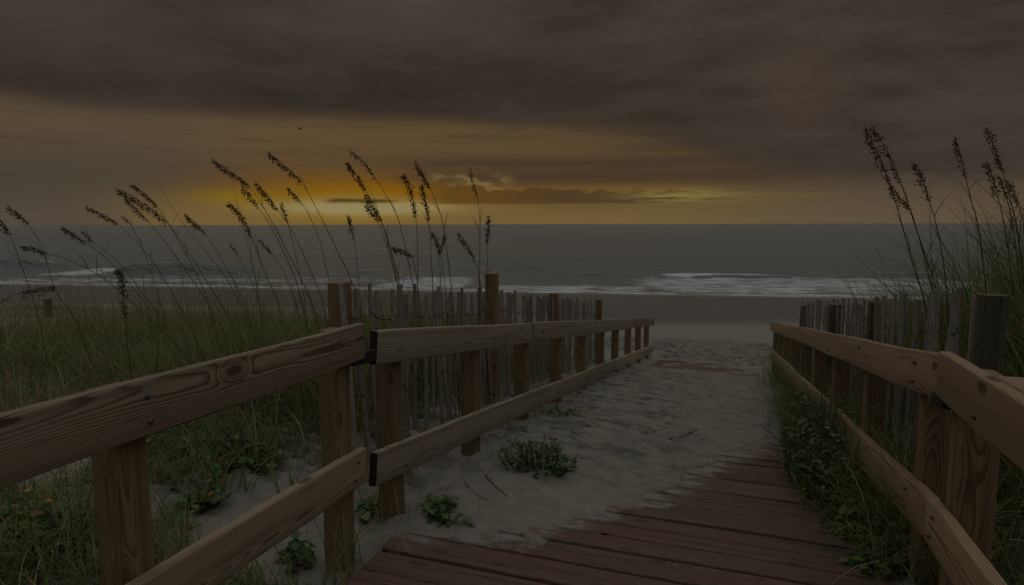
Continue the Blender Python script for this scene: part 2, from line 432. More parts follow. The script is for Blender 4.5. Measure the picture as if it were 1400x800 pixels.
def build_ground():
    xs = axis(-3.2, 1.5, .028, -420, 420, 1.07); ys = np.concatenate([axis(1.2, 12.4, .03, -4, 12.5, 1.2)[:-1], np.arange(12.45, 18, .06), axis(18, 19, .1, 17.99, 150, 1.06)[1:]])
    ys = np.unique(ys)
    X, Y = np.meshgrid(xs, ys); Z = ground(X, Y)
    TR = np.zeros_like(X)
    for (fx, fy, a, bb, dd) in FOOT:
        i0, i1 = np.searchsorted(xs, [fx-3*a, fx+3*a]); j0, j1 = np.searchsorted(ys, [fy-3*bb, fy+3*bb])
        if i1 <= i0 or j1 <= j0: continue
        q = ((X[j0:j1, i0:i1]-fx)/a)**2+((Y[j0:j1, i0:i1]-fy)/bb)**2
        if fy < 12 and fy < np.interp(fx, BX, BY)+.35: continue
        Z[j0:j1, i0:i1] += dd*(-np.exp(-q*1.2)*1.1+.5*np.exp(-(np.sqrt(q)-1.5)**2*4)); TR[j0:j1, i0:i1] = np.maximum(TR[j0:j1, i0:i1], np.exp(-q*.6))
    s = shore(X, Y)
    wet = smooth(-16.5, -12.5, s+(fbm(X*.05, Y*.12)-.47)*8)*.6+.4*smooth(-3.5, -.5, s+(fbm(X*.1, Y*.2)-.47)*4)
    tr = TR*.5*(Y > 2.6)+.95*smooth(12.3, 12.8, Y)*(1-smooth(15.5, 18., Y))+.6*smooth(3., 4, Y)*(1-smooth(9, 10, Y))*smooth(.2, -.9, X)
    n, k = X.shape; idx = np.arange(n*k).reshape(n, k)
    Fc = np.stack([idx[:-1, :-1], idx[:-1, 1:], idx[1:, 1:], idx[1:, :-1]], -1).reshape(-1, 4)
    o = mesh_obj('sand', np.stack([X, Y, Z], -1).reshape(-1, 3), Fc, M_SAND, attrs={'wet': wet.ravel(), 'track': np.clip(tr, 0, 1).ravel()})
    tag(o, None, None, kind='structure')
build_ground()

# ------------------------------------------------------------------ sea
def build_sea():
    ax = np.concatenate([-np.geomspace(60, 40000, 60)[::-1], np.arange(-60, 60.1, .35)[1:], np.geomspace(60.5, 40000, 60)])
    aw = np.concatenate([[-6, -3, -1.5], np.arange(-.7, 45, .22), np.geomspace(45.3, 60000, 150)])
    mid = atZ(640, 399, SEA_Z)
    A, Wd = np.meshgrid(ax, aw)
    X = mid[0]+A*SHD[0]+Wd*SHN[0]; Y = mid[1]+A*SHD[1]+Wd*SHN[1]
    s = shore(X, Y)
    Z = np.full_like(X, SEA_Z)
    near = 1-smooth(60, 160, s)
    Z += (fbm(X*.12, Y*.35)-.47)*.32*near*smooth(2, 12, s)+(fbm(X*.5, Y*1.2)-.47)*.10*near*smooth(0, 5, s)
    foam = np.zeros_like(X)
    def ell(px0, py0, px1, py1, amt, soft=.5):
        a = atZ(px0, (py0+py1)/2, SEA_Z); c = atZ(px1, (py0+py1)/2, SEA_Z)
        p0 = atZ((px0+px1)/2, py1, SEA_Z); p1 = atZ((px0+px1)/2, py0, SEA_Z)
        ctr = (a+c)/2; e = (c-a)[:2]; L = np.linalg.norm(e)/2; e = e/np.linalg.norm(e); nn = np.array([-e[1], e[0]])
        hw = abs((p1-p0)[:2] @ nn)/2
        q1 = ((X-ctr[0])*e[0]+(Y-ctr[1])*e[1])/L; q2 = ((X-ctr[0])*nn[0]+(Y-ctr[1])*nn[1])/hw
        return amt*smooth(1+soft, 1-soft, np.sqrt(q1**4+q2**2)), q1, q2, hw
    # surf along the shore: wash and broken foam
    edge = (fbm(X*.07, X*0+3.)-.47)*4+(fbm(X*.4, Y*.4)-.47)*1.5
    foam = np.maximum(foam, .75*smooth(4.5, .6, s+edge)*smooth(-.8, .1, s))
    for (a, b_, c, d, amt) in [(860, 376, 1230, 403, .70), (905, 373, 1060, 381, 1.0), (520, 377, 650, 398, .72), (640, 389, 900, 401, .68), (85, 366, 190, 377, .8), (-60, 380, 430, 386, .62), (180, 375, 330, 381, .45), (330, 378, 560, 388, .5), (700, 366, 745, 372, .5), (1150, 378, 1400, 401, .66)]:
        f, _, _, _ = ell(a, b_, c, d, amt); foam = np.maximum(foam, f)
    # breaking crests: (px left, px right, px row of the foot, height)
    for (a, c, row, h) in [(150, 335, 377, .95), (-60, 92, 370, .85), (690, 745, 373, .45), (930, 1075, 382, .16), (1180, 1300, 378, .16), (480, 520, 378, .3)]:
        f, q1, q2, hw = ell(a, row-6, c, row, 1.)
        lat = smooth(1.25, .35, np.abs(q1+(fbm(X*.3, Y*.1)-.47)*.7))
        p = q2*hw
        prof = np.where(p < 0, np.exp(-(p/.7)**2), np.exp(-(p/2.6)**2))
        Z += h*lat*prof
        foam = np.maximum(foam, .75*lat*np.exp(-((p-.25)/.35)**2)); foam = np.where((p < -.1) & (p > -1.2) & (lat > .4), foam*.35, foam)
    n, k = X.shape; idx = np.arange(n*k).reshape(n, k)
    Fc = np.stack([idx[:-1, :-1], idx[:-1, 1:], idx[1:, 1:], idx[1:, :-1]], -1).reshape(-1, 4)
    o = mesh_obj('sea', np.stack([X, Y, Z], -1).reshape(-1, 3), Fc, M_SEA, attrs={'foam': foam.ravel()})
    tag(o, None, None, kind='structure')
build_sea()

# ------------------------------------------------------------------ timber
def profile(h, t, r=.006, k=3):
    pts = []
    for cx, cz, a0 in ((t/2-r, h/2-r, 0), (-t/2+r, h/2-r, 90), (-t/2+r, -h/2+r, 180), (t/2-r, -h/2+r, 270)):
        for i in range(k+1):
            a = math.radians(a0+90*i/k); pts.append((cx+r*math.cos(a), cz+r*math.sin(a)))
    return np.array(pts)
def beam(name, A, B, h, t, mat, parent=None, r=.006, warp=.0015, up=(0, 0, 1), end=None, seg=None, attrs=None):
    A = Vector(A); B = Vector(B); X = B-A; L = X.length; X.normalize()
    Z = Vector(up); Z = (Z-X*Z.dot(X)).normalized(); Yv = Z.cross(X)
    n = seg or max(2, int(L/.25)); pr = profile(h, t, r); k = len(pr); V = []
    ph = random.uniform(0, 100)
    for i in range(n+1):
        xx = L*i/n
        dz = warp*2*(vn(xx*1.3+ph, 1.)-.5)*2; dy = warp*(vn(xx*1.1+ph, 7.)-.5)*2
        for (py, pz) in pr:
            e = 1-.04*(i in (0, n)); V.append((xx, py*e+dy+warp*.6*(vn(xx*6+ph, pz*30+py*10)-.5), pz*e+dz+warp*.6*(vn(xx*5+ph, py*30+9)-.5)))
    Fc = [(i*k+j, i*k+(j+1) % k, (i+1)*k+(j+1) % k, (i+1)*k+j) for i in range(n) for j in range(k)]
    Fc = [f[::-1] for f in Fc]
    mid = [0]*len(Fc); Fc += [tuple(range(k)), tuple(n*k+j for j in range(k))[::-1]]; mid += [1, 1]
    M = Matrix(((X.x, Yv.x, Z.x, A.x), (X.y, Yv.y, Z.y, A.y), (X.z, Yv.z, Z.z, A.z), (0, 0, 0, 1)))
    o = mesh_obj(name, V, Fc, mat, parent, M, mats=[mat, end or mat], midx=mid, attrs={k2: np.full(len(V), v) for k2, v in (attrs or {}).items()})
    try: o.data.set_sharp_from_angle(angle=math.radians(40))
    except Exception: pass
    return o
def bolt(p, nrm, parent, r=.011):
    nrm = Vector(nrm).normalized(); q = nrm.to_track_quat('Z', 'Y').to_matrix().to_4x4()
    V = []; n = 10
    for rr, zz in ((r*1.25, -.002), (r*1.25, .002), (r, .003), (r*.85, .0065), (r*.45, .0085)):
        V += [(rr*math.cos(2*math.pi*i/n), rr*math.sin(2*math.pi*i/n), zz) for i in range(n)]
    V.append((0, 0, .009)); Fc = [(a*n+i, a*n+(i+1) % n, (a+1)*n+(i+1) % n, (a+1)*n+i) for a in range(4) for i in range(n)]+[(4*n+i, 4*n+(i+1) % n, 5*n) for i in range(n)]
    mesh_obj('bolt', V, Fc, M_BOLT, parent, Matrix.Translation(Vector(p)) @ q)
XL, XR = -1.38, .615; TB = .038; HB = .148; PW = .089
def railing(label, side, ypost, boards, mat, base, ptop, bolts, group='timber railings along the boardwalk'):
    """side -1 left, +1 right; boards: list of (y0, z0, y1, z1, x0, x1) centre-lines of the inner face"""
    ymid = boards[0][0]
    root = thing('timber_railing', label, 'railing', (side*1.0, ymid, 0), group)
    bo = []
    for (y0, z0, y1, z1, x0, x1) in boards:
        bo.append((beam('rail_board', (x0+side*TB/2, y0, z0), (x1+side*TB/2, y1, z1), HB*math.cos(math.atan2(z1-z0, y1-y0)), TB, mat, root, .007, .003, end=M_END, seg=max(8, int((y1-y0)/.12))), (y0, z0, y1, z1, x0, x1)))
    for i, yp in enumerate(ypost):
        tz = ptop(yp); x = (XL if side < 0 else XR)+side*(TB+.0025+PW/2)
        tilt = random.uniform(-.006, .006)
        beam('post', (x+tilt, yp, base(x, yp)-.35), (x-tilt*.3, yp+random.uniform(-.006, .006), tz), PW, PW, M_POST, root, .005, .002, up=(0, 1, 0), end=M_POST, seg=8)
    for ob, (y0, z0, y1, z1, x0, x1) in bo:
        for yp in bolts:
            if y0+.02 < yp < y1-.02:
                f = (yp-y0)/(y1-y0)
                for dz in (-.035, .032):
                    if random.random() < .55: bolt((x0+(x1-x0)*f-side*.0005, yp+random.uniform(-.015, .015), z0+(z1-z0)*f+dz), (-side, 0, 0), ob, random.uniform(.005, .0085))
    return root
gz = lambda x, y: float(ground(x, y))
POSTS_L = [2.44, 3.37, 4.33, 5.3, 6.3, 7.3, 8.3, 9.4, 10.5, 11.6]
POSTS_R = [2.52, 3.52, 4.52, 5.52, 6.55, 7.55, 8.6, 9.6, 10.6]
zt = lambda y: .846-.0745-SL*(y-2.216)
zl = lambda y: .322-.0735-.1385*(y-2.216)
r1 = railing('weathered near railing on the left, level, running out of the left edge of the frame', -1, [.05, 1.12, 2.03],
    [(-.3, .824, 2.115, .817, XL, XL), (-.3, .312, 2.11, .306, XL, XL)], M_RAIL, gz, lambda y: .872, [1.14, 2.04])
B = 4.2
bl = []
for a, c in ((2.215, 4.36), (4.363, 7.33), (7.333, 9.42), (9.423, 12.12)):
    bl.append((a, zt(a), c, zt(c), XL, XL))
for a, c in ((2.185, 5.28), (5.283, 7.9), (7.903, 12.02)):
    bl.append((a, zl(a), c, zl(c), XL, XL))
r2 = railing('grey-brown sloping railing on the left, descending to the beach beside the slat fence', -1, POSTS_L, bl, M_RAILG, gz, lambda y: zt(y)+.045, POSTS_L[:5])
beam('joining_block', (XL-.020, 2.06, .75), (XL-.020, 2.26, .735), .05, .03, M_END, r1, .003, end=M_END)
zrt = lambda y: .869-.070-.1372*(y-2.24)
zrl = lambda y: .414-.081-.1345*(y-2.23)
XR2 = .625
xr = lambda y: XR+.004+(XR2-XR)*(y-2.2)/9
br = [(a, zrt(a), c, zrt(c), xr(a), xr(c)) for a, c in ((2.235, 7.05), (7.053, 11.1))]+[(a, zrl(a), c, zrl(c), xr(a), xr(c)) for a, c in ((2.245, 5.53), (5.533, 10.75))]
r3 = railing('brown sloping railing on the right with tall grass poking through it', 1, POSTS_R, br, M_RAILN, gz, lambda y: zrt(y)+.05, POSTS_R[:3])
r4 = railing('pale grained near railing on the right, level, leaving the frame at right', 1, [.4, 1.3],
    [(-.3, .816, 2.225, .812, XR-.003, XR-.003), (-.3, .352, 2.235, .342, XR-.003, XR-.003)], M_RAILN, gz, lambda y: .886, [1.9, 2.18])
beam('post', (XR+TB+.003+PW*.55, 2.17, gz(XR+.08, 2.17)-.3), (XR+TB+.003+PW*.55, 2.17, .84), PW*1.1, PW*1.1, M_POST, r4, .005, .002, up=(0, 1, 0), seg=8)
beam('backing_board', (XR+TB+.003+.045, -.3, .812), (XR+TB+.003+.045, 1.93, .808), HB, .085, M_RAILN, r4, .006, .002, seg=14)
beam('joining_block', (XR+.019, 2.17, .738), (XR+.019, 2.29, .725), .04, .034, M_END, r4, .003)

# boardwalk
def boardwalk():
    root = thing('boardwalk', 'reddish brown plank boardwalk sloping to the beach half buried in sand', 'boardwalk', (0, 2.3, 0))
    y = .7; k = 0
    while y < YE-.02:
        y2 = y+.139; ym = (y+y2)/2
        z = lambda q: float(deckz(q))
        z1, z2 = z(y), z(y2)
        x0 = -1.29+random.uniform(-.012, .012); x1 = .66+random.uniform(-.012, .012)
        if y < 2.15 and False: x0 = -1.28
        up = Vector((0, -(z2-z1), y2-y)).normalized(); up = (up.x, -(z2-z1)/.142, 1)
        dz = random.uniform(-.005, .003)
        o = beam('deck_board', (x0, ym+random.uniform(-.002, .002), (z1+z2)/2-.019+dz), (x1, ym+random.uniform(-.004, .004), (z1+z2)/2-.019+random.uniform(-.003, .003)), .038, random.uniform(.134, .142), M_DECK, root, .006, .003, up=up, seg=14, end=M_DECK, attrs={'dust': 0})
        me = o.data; co = np.zeros(len(me.vertices)*3, dtype=np.float32); me.vertices.foreach_get('co', co); co = co.reshape(-1, 3)
        wx = x0+co[:, 0]; b_ = np.interp(wx, BX, BY)
        me.attributes['dust'].data.foreach_set('value', np.clip(smooth(-(.30+.75*smooth(2.4, 3.3, ym)), .12, ym-b_)*.74*(1-.45*smooth(9.2, 11, ym))+smooth(.35, .62, wx)*.4, 0, 1).astype(np.float32))
        y += .1495; k += 1
    for xx in (-1.2, -.3, .58):
        for (ya, za, yb, zb) in ((.7, -.04, 2.3, -.04), (2.3, -.04, YE, float(deckz(YE))-.04)):
            beam('joist', (xx, ya, za-.055), (xx, yb, zb-.055), .1, .04, M_POST, root, .004)
boardwalk()

# ------------------------------------------------------------------ slat fences
def slat_fence(label, xf, y0, y1, top, posts, gap, seed, turn):
    rr = random.Random(seed)
    root = thing('slat_fence', label, 'fence', (xf(y0), y0, gz(xf(y0), y0)), 'slat fences on the dune')
    y = y0; tops = []
    while y < y1:
        x = xf(y)+rr.uniform(-.012, .012); w = rr.uniform(.028, .042); zt_ = top(y)+rr.uniform(-.045, .03)-(.1 if rr.random() < .05 else 0)
        zb = min(gz(x, y)-.06, zt_-.9); lean = rr.gauss(0, .025)*(2.2 if rr.random() < .15 else 1); ln2 = rr.gauss(0, .015)
        a = rr.uniform(*turn)
        beam('slat', (x-ln2, y-lean*.5, zb), (x+ln2, y+lean*.5, zt_), .010 if rr.random() < .8 else .014, w, M_SLAT, root, .0025, .003, up=(math.cos(a), math.sin(a), 0), seg=5, end=M_SLAT)
        tops.append((x, y, zt_)); y += w+gap*rr.uniform(.35, 1.6)
    for dz in (-.18, -.62):
        for sgn in (-1, 1):
            pts = []
            for i, (x, y, z) in enumerate(tops):
                pts.append((x+sgn*(.009 if i % 2 else .002)*(1 if i % 2 else -1), y, z+dz+.012*math.sin(i*.9)))
                if i+1 < len(tops):
                    nx = tops[i+1]; pts.append(((x+nx[0])/2+sgn*.004, (y+nx[1])/2, (z+nx[2])/2+dz-.004+sgn*.003))
            V, Fc = tube(pts, .0022, 5); mesh_obj('wire', V, Fc, M_WIRE, root)
    for (kind, x, y, zt_, w, mat) in posts:
        zb = gz(x, y)-.3
        if kind == 'sq': beam('fence_post', (x, y, zb), (x+rr.uniform(-.008, .008), y+rr.uniform(-.01, .01), zt_), w, w, mat, root, .006, .003, up=(0, 1, 0), end=mat, seg=10)
        else:
            n = 20; V = []; hs = np.linspace(0, zt_-zb, 14)
            for h in hs:
                V += [((w/2)*(1+.05*(vn(q*1.3+3, 2.)-.5))*math.cos(q) if False else (w/2*(1+.07*(vn(math.cos(q)*2+5, math.sin(q)*2+h*.6)-.5)))*math.cos(q), (w/2*(1+.07*(vn(math.cos(q)*2+5, math.sin(q)*2+h*.6)-.5)))*math.sin(q), 0) for q in np.arange(n)*2*math.pi/n]
            V = np.array(V); V = np.stack([np.repeat(hs, n), V[:, 0], V[:, 1]], -1)
            Fc = [(i*n+j, i*n+(j+1) % n, (i+1)*n+(j+1) % n, (i+1)*n+j) for i in range(13) for j in range(n)]+[tuple(13*n+j for j in range(n))]
            M = Matrix(((0, 1, 0, x), (0, 0, 1, y), (1, 0, 0, zb), (0, 0, 0, 1)))
            o = mesh_obj('fence_post', V, Fc, mat, root, M); o.data.set_sharp_from_angle(angle=math.radians(50))
    return root
XFL = -1.97
ltop = lambda y: float(np.interp(y, [2.8, 3.1, 5.4, 8.8, 10], [.95, .93, .655, .19, .04]))
def lp(px, py, y, w, mat=M_POST): p = atY(px, py, y); return ('sq', p[0], p[1], p[2], w, mat)
M_POST2 = wood('fence_post_wood', (.265, .175, .095), (.110, .065, .034), (.175, .13, .09), .35, 130.)
slat_fence('grey slat fence with square brown posts along the left of the path', lambda y: XFL, 2.86, 9.9, ltop,
    [lp(466, 386, 2.95, .098, M_POST2), lp(672, 374, 5.05, .098, M_POST2), lp(757, 401, 7.05, .098, M_POST2), lp(818, 409, 9.5, .098, M_POST2)], .066, 5, (-.7, .15))
rtop = lambda y: float(np.interp(y, [2.9, 3.34, 4.68, 8.6, 9.3], [1.03, .955, .77, .30, .2]))
slat_fence('grey slat fence with a round weathered post on the right dune', lambda y: .92+.02*math.sin(y*1.3), 2.9, 9.0, rtop,
    [('rd', *atY(1357, 403, 2.72), .098, M_OLD), ('sq', *atY(1197, 413, 4.75), .085, M_OLD), ('sq', *atY(1142, 416, 6.4), .10, M_OLD), ('sq', *atY(1101, 418, 9.0), .11, M_OLD)], .066, 9, (-.2, .7))

# small post out on the dune
p = atD(65, 413, 10.2)
root = thing('wooden_post', 'short grey wooden post standing alone at the far left dune edge', 'post', (p[0], p[1], gz(p[0], p[1])))
beam('shaft', (p[0], p[1], gz(p[0], p[1])-.3), (p[0]+.01, p[1], p[2]+.06), .085, .085, M_OLD, root, .01, .004, up=(0, 1, 0), seg=8, end=M_SLAT)

# ------------------------------------------------------------------ grass
def blades(root, az, length, lean, droop, width, col, segs=6):
    """vectorised curved blades; all arguments are arrays of N (root N,3; col N,3)"""
    N = len(root); t = np.linspace(0, 1, segs+1)
    ang = lean[:, None]+droop[:, None]*t[None, :]**1.4            # angle from vertical along the blade
    ds = length[:, None]/segs
    hx = np.concatenate([np.zeros((N, 1)), np.cumsum(np.sin(ang[:, :-1])*ds, 1)], 1); hz = np.concatenate([np.zeros((N, 1)), np.cumsum(np.cos(ang[:, :-1])*ds, 1)], 1)
    wig = (np.random.default_rng(N).random((N, 1))-.5)*.25*length[:, None]*t[None, :]**2
    dx, dy = np.cos(az)[:, None], np.sin(az)[:, None]
    c = np.stack([root[:, 0:1]+hx*dx-wig*dy, root[:, 1:2]+hx*dy+wig*dx, root[:, 2:3]+hz], -1)
    w = width[:, None]*(np.clip(1-t**2.2, 0, 1)*.97+.03)[None, :]*.5
    tw = az[:, None]+np.pi/2+(np.random.default_rng(N+1).random((N, 1))-.5)*1.6
    o = np.stack([np.cos(tw)*w, np.sin(tw)*w, w*.25], -1)
    V = np.stack([c-o, c+o], 2).reshape(-1, 3)
    b = (np.arange(N)*(segs+1)*2)[:, None]+np.arange(segs)[None, :]*2
    Fc = np.stack([b, b+1, b+3, b+2], -1).reshape(-1, 4)
    C = np.repeat(col, (segs+1)*2, 0)
    return V, Fc, C
GREEN = np.array([(.09, .14, .036), (.12, .17, .045), (.15, .19, .06), (.09, .14, .055), (.22, .225, .085), (.185, .18, .065)])
DRY = np.array([(.19, .135, .065), (.24, .18, .095), (.15, .10, .05), (.30, .24, .14)])
def pick(N, dry, rg):
    c = np.where((rg.random(N) < dry)[:, None], DRY[rg.integers(0, len(DRY), N)], GREEN[rg.integers(0, len(GREEN), N)])
    return c*(.7+.6*rg.random((N, 1)))
def field(name, pts, lo, hi, dry, label, wid=(.003, .007), seed=1, droop=(.5, 1.8), lean=.45, sink=.02, cat='grass', wind=math.pi):
    rg = np.random.default_rng(seed); N = len(pts)
    z = ground(pts[:, 0], pts[:, 1])-sink
    root = np.column_stack([pts, z])
    az = np.where(rg.random(N) < .45, wind+rg.normal(0, .7, N), rg.uniform(0, 2*np.pi, N))
    L = lo+(hi-lo)*rg.random(N)**1.5 if np.isscalar(lo) else lo*(.55+.8*rg.random(N))
    d = dry if np.isscalar(dry) else dry
    col = np.where((rg.random(N) < d)[:, None], DRY[rg.integers(0, len(DRY), N)], GREEN[rg.integers(0, len(GREEN), N)])*(.78+.8*rg.random((N, 1)))
    V, Fc, C = blades(root, az, L, np.abs(rg.normal(0, lean, N)), rg.uniform(*droop, N), rg.uniform(*wid, N), col)
    o = mesh_obj(name, V, Fc, M_GRASS, cols=C); tag(o, label, cat, kind='stuff'); return o
def scatter(n, x0, x1, y0, y1, seed, dens=None, clump=0):
    rg = np.random.default_rng(seed)
    if clump:
        c = np.column_stack([rg.uniform(x0, x1, clump), rg.uniform(y0, y1, clump)])
        p = c[rg.integers(0, clump, n)]+rg.normal(0, .10, (n, 2))
    else: p = np.column_stack([rg.uniform(x0, x1, n), rg.uniform(y0, y1, n)])
    if dens is not None: p = p[rg.random(len(p)) < dens(p[:, 0], p[:, 1])]
    return p
# left dune: tangled low grass, drier toward the crest
dl = lambda x, y: smooth(-2.0, -2.6, x)*np.where(y < 3.2, smooth(2.4, 3.4, y+(-2.2-x)*.35), 1)*(.45+.9*fbm(x*1.3, y*1.3))
pA = scatter(40000, -17, -2.0, 2.2, 10.2, 31, dl)
pA2 = scatter(24000, -9, -2.0, 2.4, 9.5, 32, dl, 330)
pp = np.concatenate([pA, pA2])
field('dune_grass', pp, (.08+.42*smooth(.25, .7, fbm(pp[:, 0]*1.1, pp[:, 1]*1.1)))*(1-.4*smooth(4, 7, pp[:, 1])), 0, np.clip(.26+.45*smooth(4.5, 7, pp[:, 1]-.2*(pp[:, 0]+3))+(fbm(pp[:, 0]*.9+4, pp[:, 1]*.9)-.47)*2.2, .05, .92), 'tangled green and straw coloured dune grass covering the left dune', seed=41, lean=.95, droop=(.2, 2.2), wid=(.004, .009))
pR = scatter(5200, -7.5, -2.0, 2.5, 7.5, 73, dl, 190)
field('arching_grass', pR, .52-.0*pR[:, 0], 0, .2, 'long pale green blades arching over the tangle of the left dune', seed=74, lean=.5, droop=(1.2, 2.6), wid=(.006, .011))
pT = scatter(20000, -9, -2.0, 2.4, 9.8, 39, dl)
field('dune_thatch', pT, .18, .42, .8, 'matted dead straw lying between the grass of the left dune', seed=48, lean=1.25, droop=(.1, .6), wid=(.003, .006), sink=-.02)
# taller grass behind the left fence
pB = scatter(9000, -4.8, -2.12, 3.2, 9.5, 33, lambda x, y: smooth(-4.8, -3.0, x)*1.0, 340)
field('tall_dune_grass', pB, .46+.36*smooth(-4.6, -2.9, pB[:, 0])*smooth(8.5, 5, pB[:, 1]), 0, .22, 'taller green grass growing up behind the slats of the left fence', seed=42, droop=(.2, 1.6), lean=.32, wid=(.004, .010))
pB2 = scatter(2300, -8, -2.2, 3.8, 8.5, 40)
field('tall_dune_grass', pB2, .98-.0*pB2[:, 0], 0, .55, 'thin tall stems and blades standing among the sea oats of the left dune', seed=49, droop=(.1, 1.0), lean=.3, wid=(.002, .004))
# right dune
dr = lambda x, y: smooth(.98, 1.25, x)*(.5+.8*fbm(x*1.4, y*1.4))
pC = scatter(18000, .95, 5.5, 2.4, 9.5, 34, dr, 420)
field('dune_grass', pC, .50+1.45*fbm(pC[:, 0]*.8+9, pC[:, 1]*.8)*smooth(8.5, 3.5, pC[:, 1])*smooth(.95, 1.6, pC[:, 0]), 0, .22, 'dense long green grass covering the dune behind the right fence', seed=43, droop=(.3, 2.1), lean=.30, wid=(.005, .011))
pC3 = scatter(2600, 1.1, 3.4, 2.6, 6.0, 71, None, 110)
field('tall_dune_grass', pC3, 1.15-.0*pC3[:, 0], 0, .35, 'tall thin grass standing among the sea oats of the right dune', seed=72, droop=(.1, 1.6), lean=.22, wid=(.004, .009))
pC2 = scatter(9000, .98, 5, 2.0, 8, 37, dr)
field('dune_grass', pC2, .25, .55, .45, 'short straw coloured grass low on the right dune', seed=46, wid=(.003, .006))
# between right railing and fence
pD = scatter(3800, .66, .95, 2.3, 9.2, 35, None, 130)
field('railing_grass', pD, .32, .72, .22, 'long arching grass growing between right railing and right fence', seed=44, droop=(.7, 2.2), lean=.35, wid=(.003, .007))
pE = scatter(420, -1.9, -1.5, 2.9, 9., 36, None, 60)
field('railing_grass', pE, .15, .42, .3, 'sparse grass between left railing and left fence', seed=45, droop=(.5, 1.8))
pG = scatter(11000, -3.4, -1.47, 1.0, 3.0, 75, lambda x, y: smooth(.36, .48, fbm(x*1.8+3, y*1.8)), 330)
field('sand_grass', pG, .10, .34, .22, 'thin green grass dotted over the sand under the near left railing', seed=76, lean=.6, droop=(.6, 2.2), wid=(.003, .007))
# grass trailing out under the right railing on to the path
pF = scatter(2400, .36, .68, 3.2, 7.2, 38, lambda x, y: smooth(.30, .56, x), 110)
field('path_edge_grass', pF, .12, .40, .35, 'dry grass trailing from under the right railing on to the sand', seed=47, droop=(.9, 2.4), lean=.6, wid=(.002, .005))

pH = scatter(900, .60, .86, 2.5, 6.5, 81, None, 70)
field('arching_grass', pH, .50-.0*pH[:, 0], 0, .12, 'pale green blades arching through the right sloping railing toward the path', seed=82, lean=.45, droop=(1.3, 2.5), wid=(.004, .008))
pL = np.concatenate([scatter(700, -1.35, .55, 2.3, 9.5, 83, lambda x, y: (y > np.interp(x, BX, BY)+.1)*(.25+smooth(.1, -.9, x))), scatter(500, -3.2, -1.3, 1.0, 3.6, 84), scatter(160, -1.2, .6, 1.6, 4.2, 85)])
field('dead_grass_litter', pL, .03, .12, .96, 'bits of dead grass strewn over sand and boards', seed=86, lean=1.5, droop=(-.1, .15), wid=(.0015, .0035), sink=-.012)
def tuft(label, px, py, X=None, Z=None, n=26, L=(.25, .5), seed=0, dry=.12, wid=(.006, .011), spread=.05, droop=(.6, 2.0)):
    p = atX(px, py, X) if X is not None else atZ(px, py, Z)
    for _ in range(6): p = atZ(px, py, gz(p[0], p[1]))
    rg = np.random.default_rng(seed+100)
    q = np.column_stack([rg.normal(0, spread, n), rg.normal(0, spread, n)])
    root = np.column_stack([p[0]+q[:, 0], p[1]+q[:, 1], ground(p[0]+q[:, 0], p[1]+q[:, 1])-.01])
    col = pick(n, dry, rg)*1.25
    V, Fc, C = blades(root, rg.uniform(0, 2*np.pi, n), rg.uniform(*L, n), np.abs(rg.normal(0, .3, n)), rg.uniform(*droop, n), rg.uniform(*wid, n), col, 9)
    o = mesh_obj('grass_tuft', V, Fc, M_GRASS, cols=C); tag(o, label, 'grass tuft', 'broad bladed grass tufts in the sand')
tuft('broad bladed green grass tuft with straw stems left of the nearest left post', 95, 755, Z=-.05, n=34, L=(.25, .5), seed=1)
tuft('green grass tuft at the foot of the second left post, arching over the boards', 455, 815, Z=-.1, n=16, L=(.35, .62), seed=2, spread=.04)
tuft('upright grass tuft on sand between the two nearest left posts', 305, 668, Z=-.05, n=44, L=(.2, .45), seed=3, spread=.08)
tuft('small bent grass tuft right under the left end of the lower rail', 390, 690, Z=-.05, n=14, L=(.2, .42), seed=4)
tuft('grass tuft in the bottom left corner of the picture', 10, 790, Z=-.05, n=24, L=(.2, .4), seed=5)
tuft('low grass tuft in front of the first sloping left post', 520, 715, Z=-.12, n=9, L=(.15, .35), seed=6)

# ------------------------------------------------------------------ leafy plants
def leaf(size, kind, rg):
    if kind == 'heart': o = [(0, 0), (.34, -.10), (.52, .18), (.42, .55), (.18, .86), (0, 1)]
    elif kind == 'long': o = [(0, 0), (.12, .15), (.20, .40), (.17, .65), (.09, .86), (0, 1)]
    else: o = [(0, 0), (.22, .12), (.33, .38), (.28, .66), (.14, .88), (0, 1)]
    fold = rg.uniform(.1, .35); curl = rg.uniform(-.15, .45); V = []; k = len(o)
    for (x, y) in o: V.append((0, y, -curl*y*y))
    for sg in (-1, 1):
        for (x, y) in o[1:-1]: V.append((sg*x, y, fold*x-curl*y*y))
    Fc = []
    for s_ in range(2):
        b = k+s_*(k-2); idx = [0]+[b+i for i in range(k-2)]+[k-1]
        for i in range(k-1):
            f = [i, i+1, idx[i+1], idx[i]]; f = [q for j, q in enumerate(f) if q not in f[:j]]
            Fc.append(tuple(f) if s_ else tuple(f[::-1]))
    return np.array(V)*size, Fc
def rotm(az, pitch, roll): return np.array(Matrix.Rotation(az, 3, 'Z') @ Matrix.Rotation(pitch, 3, 'X') @ Matrix.Rotation(roll, 3, 'Y'))
LEAFC = np.array([(.06, .13, .036), (.085, .16, .048), (.115, .19, .06), (.075, .135, .052), (.15, .185, .055)])
